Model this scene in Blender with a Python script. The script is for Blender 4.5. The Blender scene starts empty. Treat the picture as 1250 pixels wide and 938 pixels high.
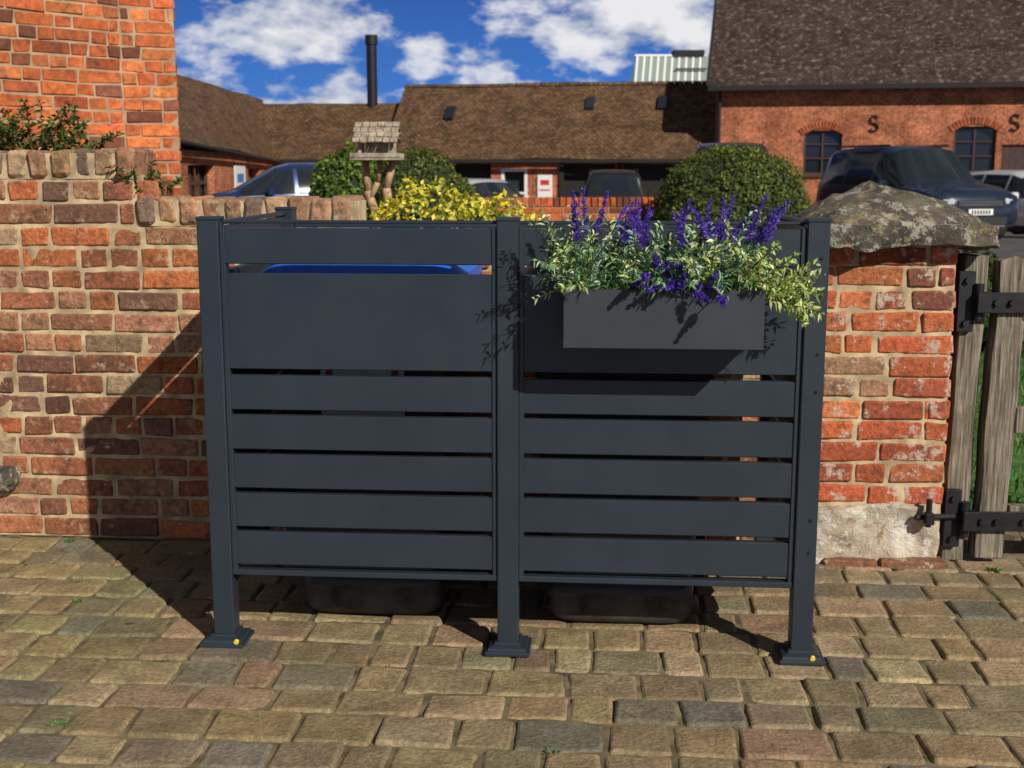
import bpy, bmesh, math, random
import numpy as np
from mathutils import Vector, Matrix, noise
R = random.Random(7)
NR = np.random.RandomState(5)
scene = bpy.context.scene
COL = bpy.context.collection

# ------------------------------------------------------------------ materials
def newmat(name):
    m = bpy.data.materials.new(name); m.use_nodes = True
    nt = m.node_tree
    return m, nt, nt.nodes['Principled BSDF']
def N(nt, t, **kw):
    n = nt.nodes.new(t)
    for k, v in kw.items():
        if hasattr(n, k): setattr(n, k, v)
    return n
def noise_node(nt, vec, scale, detail=3, rough=.55):
    n = N(nt, 'ShaderNodeTexNoise'); n.inputs['Scale'].default_value = scale
    n.inputs['Detail'].default_value = detail; n.inputs['Roughness'].default_value = rough
    if vec is not None: nt.links.new(vec, n.inputs['Vector'])
    return n.outputs['Fac']
def ramp(nt, fac, stops):
    r = N(nt, 'ShaderNodeValToRGB'); el = r.color_ramp.elements
    while len(el) < len(stops): el.new(.5)
    for e, (p, c) in zip(el, stops):
        e.position = p; e.color = c if len(c) == 4 else (*c, 1)
    nt.links.new(fac, r.inputs['Fac']); return r.outputs['Color']
def g(v): return (v, v, v, 1)
def mix(nt, fac, a, b, mode='MIX'):
    m = N(nt, 'ShaderNodeMix'); m.data_type = 'RGBA'; m.blend_type = mode
    for s, v in ((0, fac), (6, a), (7, b)):
        if isinstance(v, bpy.types.NodeSocket): nt.links.new(v, m.inputs[s])
        elif s == 0: m.inputs[0].default_value = v
        else: m.inputs[s].default_value = v if len(v) == 4 else (*v, 1)
    return m.outputs[2]
def bump(nt, b, fac, strength, dist):
    n = N(nt, 'ShaderNodeBump'); n.inputs['Strength'].default_value = strength
    n.inputs['Distance'].default_value = dist
    nt.links.new(fac, n.inputs['Height']); nt.links.new(n.outputs['Normal'], b.inputs['Normal'])
    return n
def objvec(nt):
    return N(nt, 'ShaderNodeTexCoord').outputs['Object']

def plain(name, col, rough=.6, metal=0., var=.15, scale=20., bmp=0., coat=0., bscale=200., rvar=0.):
    m, nt, b = newmat(name); v = objvec(nt)
    f = noise_node(nt, v, scale)
    c = ramp(nt, f, [(.3, tuple(x*(1-var) for x in col)), (.7, tuple(min(1, x*(1+var)) for x in col))])
    nt.links.new(c, b.inputs['Base Color'])
    b.inputs['Roughness'].default_value = rough; b.inputs['Metallic'].default_value = metal
    b.inputs['Coat Weight'].default_value = coat
    if rvar:
        nt.links.new(ramp(nt, noise_node(nt, v, 7, 4, .7), [(.3, g(rough-rvar)), (.7, g(rough+rvar))]), b.inputs['Roughness'])
    if bmp: bump(nt, b, noise_node(nt, v, bscale), bmp, .002)
    return m
def attr_mat(name, rough=.85, var=.3, scale=40., bmp=.5, bscale=60., dist=.004, stain=None, stain_scale=7., stain_lo=.58, stain_hi=.68, spec=.3, dark=None, big=None):
    m, nt, b = newmat(name); v = objvec(nt)
    a = N(nt, 'ShaderNodeAttribute'); a.attribute_name = 'Col'
    f = noise_node(nt, v, scale, 4, .7)
    c = mix(nt, 1., a.outputs['Color'], ramp(nt, f, [(.3, g(1-var)), (.7, g(1+var))]), 'MULTIPLY')
    if big:
        c = mix(nt, 1., c, ramp(nt, noise_node(nt, v, big[0], 3, .6), [(.3, g(1-big[1])), (.7, g(1+big[1]))]), 'MULTIPLY')
    if dark:
        f3 = noise_node(nt, v, dark[0], 4, .7)
        c = mix(nt, ramp(nt, f3, [(.52, g(0)), (.66, g(dark[1]))]), c, dark[2])
    if stain:
        f2 = noise_node(nt, v, stain_scale, 5, .75)
        c = mix(nt, ramp(nt, f2, [(stain_lo, g(0)), (stain_hi, g(.8))]), c, stain)
    nt.links.new(c, b.inputs['Base Color'])
    b.inputs['Roughness'].default_value = rough
    b.inputs['Specular IOR Level'].default_value = spec
    if bmp: bump(nt, b, noise_node(nt, v, bscale, 4, .7), bmp, dist)
    return m
def leaf_mat(name):
    m, nt, b = newmat(name)
    a = N(nt, 'ShaderNodeAttribute'); a.attribute_name = 'Col'
    nt.links.new(a.outputs['Color'], b.inputs['Base Color'])
    b.inputs['Roughness'].default_value = .5
    b.inputs['Specular IOR Level'].default_value = .35
    t = N(nt, 'ShaderNodeBsdfTranslucent'); nt.links.new(a.outputs['Color'], t.inputs['Color'])
    ms = N(nt, 'ShaderNodeMixShader'); ms.inputs[0].default_value = .3
    nt.links.new(b.outputs[0], ms.inputs[1]); nt.links.new(t.outputs[0], ms.inputs[2])
    nt.links.new(ms.outputs[0], nt.nodes['Material Output'].inputs['Surface'])
    return m
def uv_brick(name, c1, c2, mortar, bw=.225, rh=.075, ms=.01, stain=None):
    m, nt, b = newmat(name)
    uv = N(nt, 'ShaderNodeTexCoord').outputs['UV']
    br = N(nt, 'ShaderNodeTexBrick'); nt.links.new(uv, br.inputs['Vector'])
    br.inputs['Scale'].default_value = 1; br.inputs['Brick Width'].default_value = bw
    br.inputs['Row Height'].default_value = rh; br.inputs['Mortar Size'].default_value = ms
    br.inputs['Mortar Smooth'].default_value = .2
    br.inputs['Color1'].default_value = (*c1, 1); br.inputs['Color2'].default_value = (*c2, 1)
    br.inputs['Mortar'].default_value = (*mortar, 1)
    c = mix(nt, 1., br.outputs['Color'], ramp(nt, noise_node(nt, uv, 1.3, 4, .7), [(.3, g(.5)), (.7, g(1.45))]), 'MULTIPLY')
    c = mix(nt, 1., c, ramp(nt, noise_node(nt, uv, 9, 3, .7), [(.3, g(.5)), (.7, g(1.5))]), 'MULTIPLY')
    if stain:
        c = mix(nt, ramp(nt, noise_node(nt, uv, 5, 5, .8), [(.54, g(0)), (.66, g(.75))]), c, stain)
    nt.links.new(c, b.inputs['Base Color']); b.inputs['Roughness'].default_value = .9
    b.inputs['Specular IOR Level'].default_value = .15
    bump(nt, b, br.outputs['Fac'], -.6, .015)
    return m

M = {}
M['brick'] = attr_mat('old_brick', var=.42, scale=60, bmp=1., bscale=70, dist=.007, stain=(.44, .33, .21), stain_scale=15, stain_lo=.56, stain_hi=.69, dark=(17, .65, (.06, .036, .025)), big=(3, .25))
M['brickred'] = attr_mat('red_brick', var=.40, scale=60, bmp=1., bscale=70, dist=.007, stain=(.52, .42, .34), stain_scale=17, stain_lo=.55, stain_hi=.63, dark=(20, .6, (.08, .04, .03)))
M['brickhouse'] = attr_mat('orange_brick', var=.4, scale=30, bmp=.6, bscale=50, dist=.006, stain=(.05, .035, .03), stain_scale=7, stain_lo=.53, stain_hi=.72, big=(1.6, .25))
M['coping'] = attr_mat('coping_brick', var=.40, scale=55, bmp=1., bscale=65, dist=.007, stain=(.42, .36, .22), stain_scale=22, stain_lo=.57, stain_hi=.66, dark=(15, .65, (.06, .045, .03)))
M['mortar'] = plain('lime_mortar', (.44, .335, .195), .95, var=.38, scale=16, bmp=1., bscale=60)
M['mortar2'] = plain('grey_mortar', (.36, .25, .15), .95, var=.3, scale=9, bmp=.6, bscale=70)
M['sett'] = attr_mat('paving_sett', rough=.75, var=.42, scale=75, bmp=1., bscale=85, dist=.006, stain=(.10, .078, .045), stain_scale=7, stain_lo=.50, stain_hi=.82, spec=.4, big=(10, .25))
M['powder'] = plain('anthracite_powder_coat', (.019, .028, .039), .42, var=.10, scale=3, rvar=.07)
M['powderbox'] = plain('anthracite_planter', (.028, .036, .044), .5, var=.08, scale=3, rvar=.06)
M['binp'] = plain('bin_plastic', (.012, .014, .018), .5, var=.25, scale=9)
M['bindust'] = plain('dusty_bin_plastic', (.036, .032, .029), .75, var=.85, scale=14, bmp=.3, bscale=200)
M['blue'] = plain('blue_lid', (.005, .12, .62), .4, var=.1)
M['rubber'] = plain('rubber', (.02, .02, .02), .8)
M['black'] = plain('black_iron', (.012, .012, .014), .5, metal=.3, var=.3, scale=30, bmp=.4)
M['yellow'] = plain('yellow_dot', (.8, .65, .02), .5, var=.02)
M['white'] = plain('white_paint', (.75, .75, .73), .5, var=.05)
M['redp'] = plain('red_print', (.55, .03, .03), .5, var=.05)
M['bluep'] = plain('blue_print', (.02, .2, .5), .5, var=.05)
M['leaf'] = leaf_mat('leaf')
M['core'] = plain('dark_foliage', (.012, .025, .008), .95, var=.4, scale=10)
M['soil'] = plain('soil', (.07, .045, .03), .95, var=.4, scale=9, bmp=1, bscale=40)
M['asphalt'] = plain('asphalt', (.07, .068, .065), .9, var=.3, scale=2, bmp=.5, bscale=60)
M['grass'] = plain('lawn_grass', (.05, .13, .02), .9, var=.45, scale=14, bmp=1, bscale=90)
M['joint'] = plain('joint_sand', (.15, .118, .062), .95, var=.6, scale=14, bmp=1, bscale=150)
M['barnbrick'] = uv_brick('barn_brick', (.44, .115, .05), (.29, .08, .038), (.36, .22, .13))
M['roof'] = uv_brick('clay_roof_tiles', (.090, .050, .030), (.15, .082, .043), (.025, .016, .010), .17, .12, .014, stain=(.26, .19, .09))
M['roof2'] = uv_brick('dark_clay_roof_tiles', (.046, .030, .025), (.078, .047, .036), (.018, .014, .012), .17, .12, .014, stain=(.30, .26, .21))
M['blacktrim_shade'] = plain('black_trim_and_bay_shade', (.012, .011, .010), .8)  # black for gutters and trim; also paints the shade inside the barn bays
M['timber'] = plain('brown_timber', (.06, .03, .018), .8, var=.3)
M['glass'] = plain('window_glass', (.015, .02, .025), .08, var=.1)
M['chrome'] = plain('chrome', (.6, .6, .6), .2, metal=1, var=.05)
M['lamp'] = plain('headlamp', (.5, .52, .55), .1, var=.1)
M['redlamp'] = plain('rear_lamp', (.4, .01, .01), .2)
M['tyre'] = M['rubber']
def paint(n, c): return plain(n, c, .28, metal=.3, var=.03, coat=.8)

def wood_mat():
    m, nt, b = newmat('weathered_oak'); v = objvec(nt)
    mp = N(nt, 'ShaderNodeMapping'); mp.inputs['Scale'].default_value = (85, 85, 3.2)
    nt.links.new(v, mp.inputs['Vector'])
    f = noise_node(nt, mp.outputs[0], 1, 4, .75)
    f2 = noise_node(nt, v, 9, 4, .7)
    c = ramp(nt, f, [(.32, (.03, .024, .017, 1)), (.48, (.16, .13, .095, 1)), (.68, (.34, .29, .22, 1))])
    c = mix(nt, ramp(nt, f2, [(.50, g(0)), (.68, g(.65))]), c, (.10, .09, .055))
    nt.links.new(c, b.inputs['Base Color']); b.inputs['Roughness'].default_value = .9
    bump(nt, b, f, 1., .008)
    return m
M['oak'] = wood_mat()
def stone_mat(name, base, d, lich, yel):
    m, nt, b = newmat(name); v = objvec(nt)
    c = ramp(nt, noise_node(nt, v, 6, 4, .7), [(.35, d), (.65, base)])
    c = mix(nt, ramp(nt, noise_node(nt, v, 15, 6, .8), [(.53, g(0)), (.58, g(.9))]), c, lich)
    c = mix(nt, ramp(nt, noise_node(nt, v, 21, 4, .7), [(.57, g(0)), (.64, g(.9))]), c, yel)
    nt.links.new(c, b.inputs['Base Color']); b.inputs['Roughness'].default_value = .95
    bump(nt, b, noise_node(nt, v, 30, 6, .75), 1., .02)
    return m
M['capstone'] = stone_mat('lichen_stone', (.17, .145, .10), (.045, .040, .032), (.42, .40, .32), (.32, .25, .12))
M['plinth'] = stone_mat('limewashed_plinth', (.66, .59, .48), (.42, .33, .23), (.72, .68, .60), (.30, .19, .11))

# ------------------------------------------------------------------ mesh building
class MB:
    def __init__(s): s.v = []; s.f = []; s.c = []; s.m = []; s.uv = []
    def add(s, vs, fs, col=(1, 1, 1), mi=0, uvs=None):
        o = len(s.v); s.v += [tuple(p) for p in vs]; s.c += [col]*len(vs)
        for f in fs: s.f.append(tuple(i+o for i in f)); s.m.append(mi)
        s.uv += (uvs if uvs else [(p[0], p[2]) for p in vs])
    def build(s, name, mats, parent=None, smooth=False, recalc=True, bevel=0):
        me = bpy.data.meshes.new(name); me.from_pydata(s.v, [], s.f); me.update()
        a = me.color_attributes.new('Col', 'FLOAT_COLOR', 'POINT')
        a.data.foreach_set('color', np.array([(*c, 1) for c in s.c], dtype=np.float32).ravel())
        ul = me.uv_layers.new(name='UVMap')
        li = np.zeros(len(me.loops), dtype=np.int32); me.loops.foreach_get('vertex_index', li)
        ul.data.foreach_set('uv', np.array(s.uv, dtype=np.float32)[li].ravel())
        for m in mats: me.materials.append(m)
        me.polygons.foreach_set('material_index', np.array(s.m, dtype=np.int32))
        if recalc:
            bm = bmesh.new(); bm.from_mesh(me); bmesh.ops.recalc_face_normals(bm, faces=bm.faces); bm.to_mesh(me); bm.free()
        if smooth: me.polygons.foreach_set('use_smooth', [True]*len(me.polygons))
        ob = bpy.data.objects.new(name, me); COL.objects.link(ob)
        if parent: ob.parent = parent
        if bevel:
            b = ob.modifiers.new('b', 'BEVEL'); b.width = bevel; b.segments = 2; b.limit_method = 'ANGLE'
        return ob
def empty(name, loc=(0, 0, 0), rz=0):
    e = bpy.data.objects.new(name, None); COL.objects.link(e); e.location = loc; e.rotation_euler = (0, 0, rz)
    e.empty_display_size = .2
    return e
SG = [(a, b, c) for a in (-1, 1) for b in (-1, 1) for c in (-1, 1)]
def rbox_faces():
    idx = {s: i*3 for i, s in enumerate(SG)}
    F = []
    for ax in range(3):
        o = [i for i in range(3) if i != ax]
        for sg in (-1, 1):
            loop = []
            for p, q in ((-1, -1), (1, -1), (1, 1), (-1, 1)):
                k = [0, 0, 0]; k[ax] = sg; k[o[0]] = p; k[o[1]] = q
                loop.append(idx[tuple(k)]+ax)
            F.append(tuple(loop))
        for p in (-1, 1):
            for q in (-1, 1):
                k0 = [0, 0, 0]; k1 = [0, 0, 0]
                k0[ax] = -1; k1[ax] = 1; k0[o[0]] = k1[o[0]] = p; k0[o[1]] = k1[o[1]] = q
                i0 = idx[tuple(k0)]; i1 = idx[tuple(k1)]
                F.append((i0+o[0], i1+o[0], i1+o[1], i0+o[1]))
    for s in SG: F.append((idx[s], idx[s]+1, idx[s]+2))
    return F
RBF = rbox_faces()
def rbox(mb, c, ux, uy, uz, h, r=.004, jit=0., col=(1, 1, 1), mi=0):
    """chamfered box, centre c, unit axes, half sizes h"""
    vs = []
    c = Vector(c); ux = Vector(ux); uy = Vector(uy); uz = Vector(uz)
    r = min(r, min(h)*.45)
    for s in SG:
        j = [R.uniform(-jit, jit) for _ in range(3)]
        for t in range(3):
            l = [s[k]*(h[k]-(0 if k == t else r))+j[k] for k in range(3)]
            vs.append(c+ux*l[0]+uy*l[1]+uz*l[2])
    mb.add(vs, RBF, col, mi)
AX = ((1, 0, 0), (0, 1, 0), (0, 0, 1))
def box(mb, x0, x1, y0, y1, z0, z1, r=.003, col=(1, 1, 1), mi=0, jit=0):
    rbox(mb, ((x0+x1)/2, (y0+y1)/2, (z0+z1)/2), *AX, ((x1-x0)/2, (y1-y0)/2, (z1-z0)/2), r, jit, col, mi)
def tube(mb, p0, p1, r0, r1, n=10, col=(1, 1, 1), mi=0, caps=True):
    p0 = Vector(p0); p1 = Vector(p1); d = (p1-p0).normalized()
    a = d.orthogonal().normalized(); b = d.cross(a)
    vs = []
    for p, r in ((p0, r0), (p1, r1)):
        for i in range(n):
            t = 2*math.pi*i/n; vs.append(p+a*math.cos(t)*r+b*math.sin(t)*r)
    fs = [(i, (i+1) % n, n+(i+1) % n, n+i) for i in range(n)]
    if caps: fs += [tuple(range(n)), tuple(range(n, 2*n))]
    mb.add(vs, fs, col, mi)
def pick(pal, lo=.75, hi=1.25):
    c, w = zip(*pal); k = R.choices(c, w)[0]; b = R.uniform(lo, hi)
    return tuple(x*b*R.uniform(.94, 1.06) for x in k)

PAL_OLD = [((.31, .112, .052), 5), ((.235, .095, .052), 3), ((.33, .155, .085), 3), ((.15, .074, .048), 2), ((.29, .185, .11), 1.2), ((.40, .125, .045), 2.5)]
PAL_RED = [((.41, .10, .038), 5), ((.33, .08, .038), 3), ((.45, .14, .055), 2), ((.22, .08, .05), 1.6), ((.36, .20, .12), .8)]
PAL_HOUSE = [((.46, .115, .035), 5), ((.38, .09, .03), 3), ((.50, .15, .05), 3), ((.18, .06, .035), 2)]
PAL_COP = [((.31, .165, .09), 3), ((.26, .125, .07), 3), ((.36, .235, .13), 2), ((.16, .105, .07), 2)]

def brick_face(mb, o, u, length, z0, z1, pal, course=.0755, joint=.011, jit=.003, r=.004, mi=0, slen=.226, ph=.35, header_rows=True):
    """bricks on a vertical face. o=(x,y) start, u=unit dir, outward normal n=(uy,-ux)"""
    n = (u[1], -u[0]); k = round((z1-z0)/course); course = (z1-z0)/k
    for i in range(k):
        zc = z0+(i+.5)*course
        s = R.uniform(-.12, 0) if i % 2 else -.11*R.random()
        hdr = header_rows and i % 4 == 1
        while s < length:
            L = slen*.5 if (R.random() < (.8 if hdr else ph)) else slen
            L *= R.uniform(.93, 1.05)
            a, b = max(s, 0), min(s+L, length)
            if length-b < .05: b = length
            if b-a > .03:
                w = b-a-joint*R.uniform(.8, 1.3); cs = (a+b)/2; out = R.uniform(-.003, .003)
                cen = (o[0]+u[0]*cs+n[0]*(-.04+out), o[1]+u[1]*cs+n[1]*(-.04+out), zc+R.uniform(-.002, .002))
                rbox(mb, cen, (u[0], u[1], 0), (n[0], n[1], 0), (0, 0, 1), (w/2, .04, (course-joint)/2), r, jit, pick(pal), mi)
            s += L
            if b >= length: break
def slab(mb, o, u, length, t0, t1, z0, z1, col=(1, 1, 1), mi=0, r=.002, jit=0):
    n = (u[1], -u[0]); cs = length/2; ct = (t0+t1)/2
    rbox(mb, (o[0]+u[0]*cs+n[0]*ct, o[1]+u[1]*cs+n[1]*ct, (z0+z1)/2), (u[0], u[1], 0), (n[0], n[1], 0), (0, 0, 1),
         (length/2, abs(t1-t0)/2, (z1-z0)/2), r, jit, col, mi)
def along(o, u, s, t=0):
    n = (u[1], -u[0]); return (o[0]+u[0]*s+n[0]*t, o[1]+u[1]*s+n[1]*t)
def rough_face(mb, o, u, L, z0, z1, t, amp, cell=.014):
    """uneven hand-pointed mortar skin in front of a wall core"""
    ns = max(2, int(L/cell)); nz = max(2, int((z1-z0)/cell)); vs = []
    for j in range(nz+1):
        for i in range(ns+1):
            s = L*i/ns; z = z0+(z1-z0)*j/nz
            tt = t+amp*(noise.noise((s*22, z*22, o[0]))+.7*noise.noise((s*60, z*60, o[1])))
            p = along(o, u, s, tt); vs.append((p[0], p[1], z))
    mb.add(vs, [(j*(ns+1)+i, j*(ns+1)+i+1, (j+1)*(ns+1)+i+1, (j+1)*(ns+1)+i) for j in range(nz) for i in range(ns)])

def lump(name, mat, size, cuts, shape, parent=None):
    bm = bmesh.new(); bmesh.ops.create_cube(bm, size=2)
    bmesh.ops.subdivide_edges(bm, edges=bm.edges[:], cuts=cuts, use_grid_fill=True)
    for v in bm.verts: v.co = shape(v.co.copy())
    me = bpy.data.meshes.new(name); bm.to_mesh(me); bm.free(); me.materials.append(mat)
    me.polygons.foreach_set('use_smooth', [True]*len(me.polygons))
    ob = bpy.data.objects.new(name, me); COL.objects.link(ob)
    if parent: ob.parent = parent
    return ob

# ------------------------------------------------------------------ ground
def sheet(name, pts, mat, z=None):
    mb = MB(); mb.add([(p[0], p[1], z if z is not None else p[2]) for p in pts], [tuple(range(len(pts)))])
    return mb.build(name, [mat])
gm = MB()
ys = [(-400, -.05), (24, -.05), (40, -.7), (900, -.7)]
for (ya, za), (yb, zb) in zip(ys[:-1], ys[1:]):
    gm.add([(-900, ya, za), (900, ya, za), (900, yb, zb), (-900, yb, zb)], [(0, 1, 2, 3)])
gm.build('ground', [M['asphalt']])
def gz(y): return -.05 if y < 24 else (-.05-.65*(y-24)/16 if y < 40 else -.7)
sheet('garden_bed', [(-6, 4.3), (1.5, 4.3), (1.5, 17), (-6, 17)], M['soil'], -.025)
lawn = sheet('lawn', [(1.5, 4.1), (9, 4.1), (9, 17), (1.5, 17)], M['grass'], -.02)

TH = -math.atan2(.119, 1.602)
U = (math.cos(TH), math.sin(TH)); NN = (U[1], -U[0])   # NN points to camera
# paving setts
PAL_S = [((.285, .208, .110), 6), ((.25, .185, .100), 5), ((.215, .17, .102), 4), ((.295, .21, .12), 3), ((.175, .152, .11), 1.8), ((.235, .165, .095), 2), ((.33, .255, .145), 1.5)]
pav = empty('block_paving')
mb = MB()
O = (-.811, 3.325)
v = -2.0
while v < 1.35:
    hgt = R.choice((.14, .155, .16, .16))
    s = -3.2+R.uniform(-.1, 0)
    while s < 4.8:
        w = R.choice((.11, .14, .16, .16, .2, .22))*R.uniform(.95, 1.05)
        a, b = s, s+w
        cx, cy = (a+b)/2, v+hgt/2
        X = O[0]+U[0]*cx-NN[0]*cy; Y = O[1]+U[1]*cx-NN[1]*cy
        wy = 4.235-.075*X
        if Y+hgt/2 < wy+.1:
            ux = Vector((U[0], U[1]+R.uniform(-.012, .012), R.uniform(-.009, .009))).normalized(); uy = Vector((-NN[0], -NN[1], R.uniform(-.009, .009))).normalized()
            uz = ux.cross(uy).normalized(); uy = uz.cross(ux)
            c = pick(PAL_S, .82, 1.15)
            if X < -1.0: c = (c[0]*.97, c[1]*1.04, c[2]*.95)
            rbox(mb, (X, Y+R.uniform(-.002, .002), -.03+R.uniform(-.003, .002)), ux, uy, uz, ((w-.007)/2, (hgt-.007)/2, .03), .008, .0045, c)
        s += w
    v += hgt
o = mb.build('setts', [M['sett']], pav)
bv = o.modifiers.new('b', 'BEVEL'); bv.width = .0035; bv.segments = 1; bv.limit_method = 'ANGLE'; bv.angle_limit = .3
mb = MB(); vs = []; nx, ny = 330, 125
for j in range(ny+1):
    for i in range(nx+1):
        x = -5+10.2*i/nx; y = .8+3.72*j/ny
        z = -.0080+.005*noise.noise((x*14, y*14, 0))+.004*noise.noise((x*40, y*40, 3))
        vs.append((x, y, z))
mb.add(vs, [(j*(nx+1)+i, j*(nx+1)+i+1, (j+1)*(nx+1)+i+1, (j+1)*(nx+1)+i) for j in range(ny) for i in range(nx)])
mb.build('joint_sand', [M['joint']], pav, smooth=True)

# ------------------------------------------------------------------ garden wall
WU = Vector((1, -.075)).normalized(); WU = (WU.x, WU.y)
def wl(X): return (X, 4.215-.075*X)
wall = empty('brick_garden_wall')
mb = MB(); mm = MB(); cp = MB(); rf = MB()
def courses(x0, x1, z0, z1):
    o_ = wl(x0); L = (x1-x0)/WU[0]
    brick_face(mb, o_, WU, L, z0, z1, PAL_OLD, joint=.0125, jit=.0035, r=.005)
    slab(mm, o_, WU, L, -.215, -.016, z0-(.05 if z0 < .1 else 0), z1)
    rough_face(rf, o_, WU, L, max(z0, -.02), z1, -.0066, .0046)
def cope(x0, x1, zb):
    o_ = wl(x0); L = (x1-x0)/WU[0]; s = 0
    while s < L-.03:
        w = R.uniform(.060, .074)
        p = along(o_, WU, s+w/2+.004, -.11)
        ux = Vector((WU[0], WU[1], R.uniform(-.05, .05))).normalized(); uy = Vector((WU[1], -WU[0], 0)); uz = ux.cross(uy).normalized()
        rbox(cp, (p[0], p[1], zb+.052+R.uniform(-.003, .003)), ux, uy, uz, (w/2, .118+R.uniform(-.006, .006), .048+R.uniform(-.004, .004)), .013, .0045, pick(PAL_COP))
        s += w+.011
    slab(mm, o_, WU, L, -.21, -.02, zb-.002, zb+.086)
    rough_face(rf, o_, WU, L, zb, zb+.088, -.003, .007)
courses(-3.6, -.54, 0, 1.13); courses(-3.6, -1.31, 1.13, 1.292); cope(-3.6, -1.31, 1.292); cope(-1.31, -.54, 1.13)
courses(-.54, .98, 0, 1.06)
# brick return at the step
brick_face(mb, (-1.312, 4.525), (.0, -1.), .20, 1.13, 1.292, PAL_OLD)
o_ = mb.build('bricks', [M['brick']], wall); mm.build('mortar_core', [M['mortar']], wall); o2 = cp.build('coping', [M['coping']], wall)
rf.build('mortar_pointing', [M['mortar']], wall, smooth=True)
for q_ in (o_, o2):
    bv = q_.modifiers.new('b', 'BEVEL'); bv.width = .002; bv.segments = 1; bv.limit_method = 'ANGLE'; bv.angle_limit = .3
# mortar repair patch + stone at bottom left
def patch(name, cx, cz, rx, rz, th, seed, mat):
    mb = MB(); n = 36; rings = 14; vs = []; fs = []
    for j in range(rings+1):
        for i in range(n):
            a = 2*math.pi*i/n; q = j/rings
            k = 1+.6*noise.noise((math.cos(a)*1.8+seed, math.sin(a)*1.8, seed))
            X = cx+math.cos(a)*rx*q*k; Z = max(-.01, cz+math.sin(a)*rz*q*k)
            o_ = wl(X); t = th*(1-q**3)-.005+.012*noise.noise((X*22, Z*22, seed))
            vs.append((o_[0]+t*WU[1], o_[1]-t*WU[0], Z))
    for j in range(rings):
        for i in range(n):
            fs.append((j*n+i, j*n+(i+1) % n, (j+1)*n+(i+1) % n, (j+1)*n+i))
    mb.add(vs, fs); mb.build(name, [mat], wall, smooth=True)
orn = plain('old_render', (.36, .26, .15), .95, var=.45, scale=18, bmp=1, bscale=40)
patch('render_patch', -1.94, .47, .15, .20, .008, 3.1, orn)
lump('embedded_stone', M['capstone'], 1, 5, lambda c: Vector((-1.84, 4.34, .22))+Vector((c.normalized().x*.06, c.normalized().y*.05, c.normalized().z*.045))*(1+.3*noise.noise(c*1.5)), wall)

# pier
pier = empty('brick_gate_pier')
po = (1.03, 4.055); PW = .43
mb = MB(); mm = MB(); rf = MB()
brick_face(mb, po, WU, PW, .20, 1.085, PAL_RED, ph=.25, header_rows=False, joint=.012, jit=.004, r=.005)
brick_face(mb, (1.06, 4.455), (-.075, -.9972), .40, .20, 1.085, PAL_RED)
brick_face(mb, along(po, WU, PW), (.075, .9972), .40, .20, 1.085, PAL_RED)
slab(mm, along(po, WU, .008), WU, PW-.016, -.40, -.016, .1, 1.085, mi=0)
rough_face(rf, along(po, WU, .006), WU, PW-.012, .12, 1.085, -.0062, .0046)
o_ = mb.build('bricks', [M['brickred']], pier); mm.build('mortar_core', [M['mortar']], pier); rf.build('mortar_pointing', [M['mortar']], pier, smooth=True)
bv = o_.modifiers.new('b', 'BEVEL'); bv.width = .002; bv.segments = 1; bv.limit_method = 'ANGLE'; bv.angle_limit = .3
def plf(c):
    q = Vector((1.215+c.x*.225, 4.19+c.y*.17, .10+c.z*.105))
    q += Vector((noise.noise(q*6), noise.noise(q*6+Vector((5, 0, 0))), noise.noise(q*7+Vector((0, 9, 0)))))*.034
    q += Vector((0, noise.noise(q*22)*.012, noise.noise(q*15)*.010))
    if c.z < -.9: q.z = -.02
    return q
lump('limewashed_plinth', M['plinth'], 1, 24, plf, pier)
mb = MB(); brick_face(mb, (1.05, 3.993), WU, .42, -.045, .028, [((.20, .09, .05), 1)], course=.075); mb.build('plinth_footing', [M['brickred']], pier)
def capf(c):
    u, w = c.x, c.y
    edge = (abs(u+.14*(1-abs(u)))**2.2+abs(w)**2.2)**(1/2.2)
    if c.z >= .99: z = 1.142+.150*max(0, 1-min(1, edge))**.72
    else: z = 1.076+(c.z+1)/2*.066
    cr = 1-.07*(abs(u)*abs(w))**3
    q = Vector((1.272+u*.312*cr, 4.215+w*.27*cr-.075*u*.3, z))
    q += Vector((noise.noise(q*6), noise.noise(q*6+Vector((3, 0, 0))), noise.noise(q*7+Vector((0, 4, 0)))*.8))*.026
    q += Vector((noise.noise(q*20), noise.noise(q*20+Vector((3, 0, 0))), noise.noise(q*22+Vector((0, 4, 0)))))*.011
    return q
lump('cap_stone', M['capstone'], 1, 34, capf, pier)

# ------------------------------------------------------------------ gate
gate = empty('wooden_gate')
def plank(name, x0, x1, y0, y1, z0, z1, lean=0, roundtop=0, parent=gate, axis='z'):
    mb = MB(); n = 24; vs = []
    for k in range(n+1):
        t = k/n; z = z0+(z1-z0)*t
        for (x, y) in ((x0, y0), ((x0+x1)/2, y0-.002), (x1, y0), (x1, y1), (x0, y1)):
            xx = x+lean*t+.007*noise.noise((x*9, z*5, y)); zz = z
            if roundtop and t > .93: zz -= roundtop*abs((x-(x0+x1)/2)/((x1-x0)/2))**2
            vs.append((xx, y+.007*noise.noise((x*8, z*6, 4)), zz))
    fs = []
    for k in range(n):
        for i in range(5): fs.append((k*5+i, k*5+(i+1) % 5, (k+1)*5+(i+1) % 5, (k+1)*5+i))
    fs += [(0, 1, 2, 3, 4), tuple(n*5+i for i in range(5))]
    mb.add(vs, fs); return mb.build(name, [M['oak']], parent, bevel=.004)
plank('hanging_post', 1.478, 1.555, 4.06, 4.18, 0, 1.045, lean=.018)
plank('stile', 1.575, 1.672, 4.02, 4.09, .02, 1.05, lean=.022, roundtop=.02)
plank('far_stile', 2.55, 2.65, 3.98, 4.05, .02, 1.05, roundtop=.02)
mb = MB()
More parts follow.
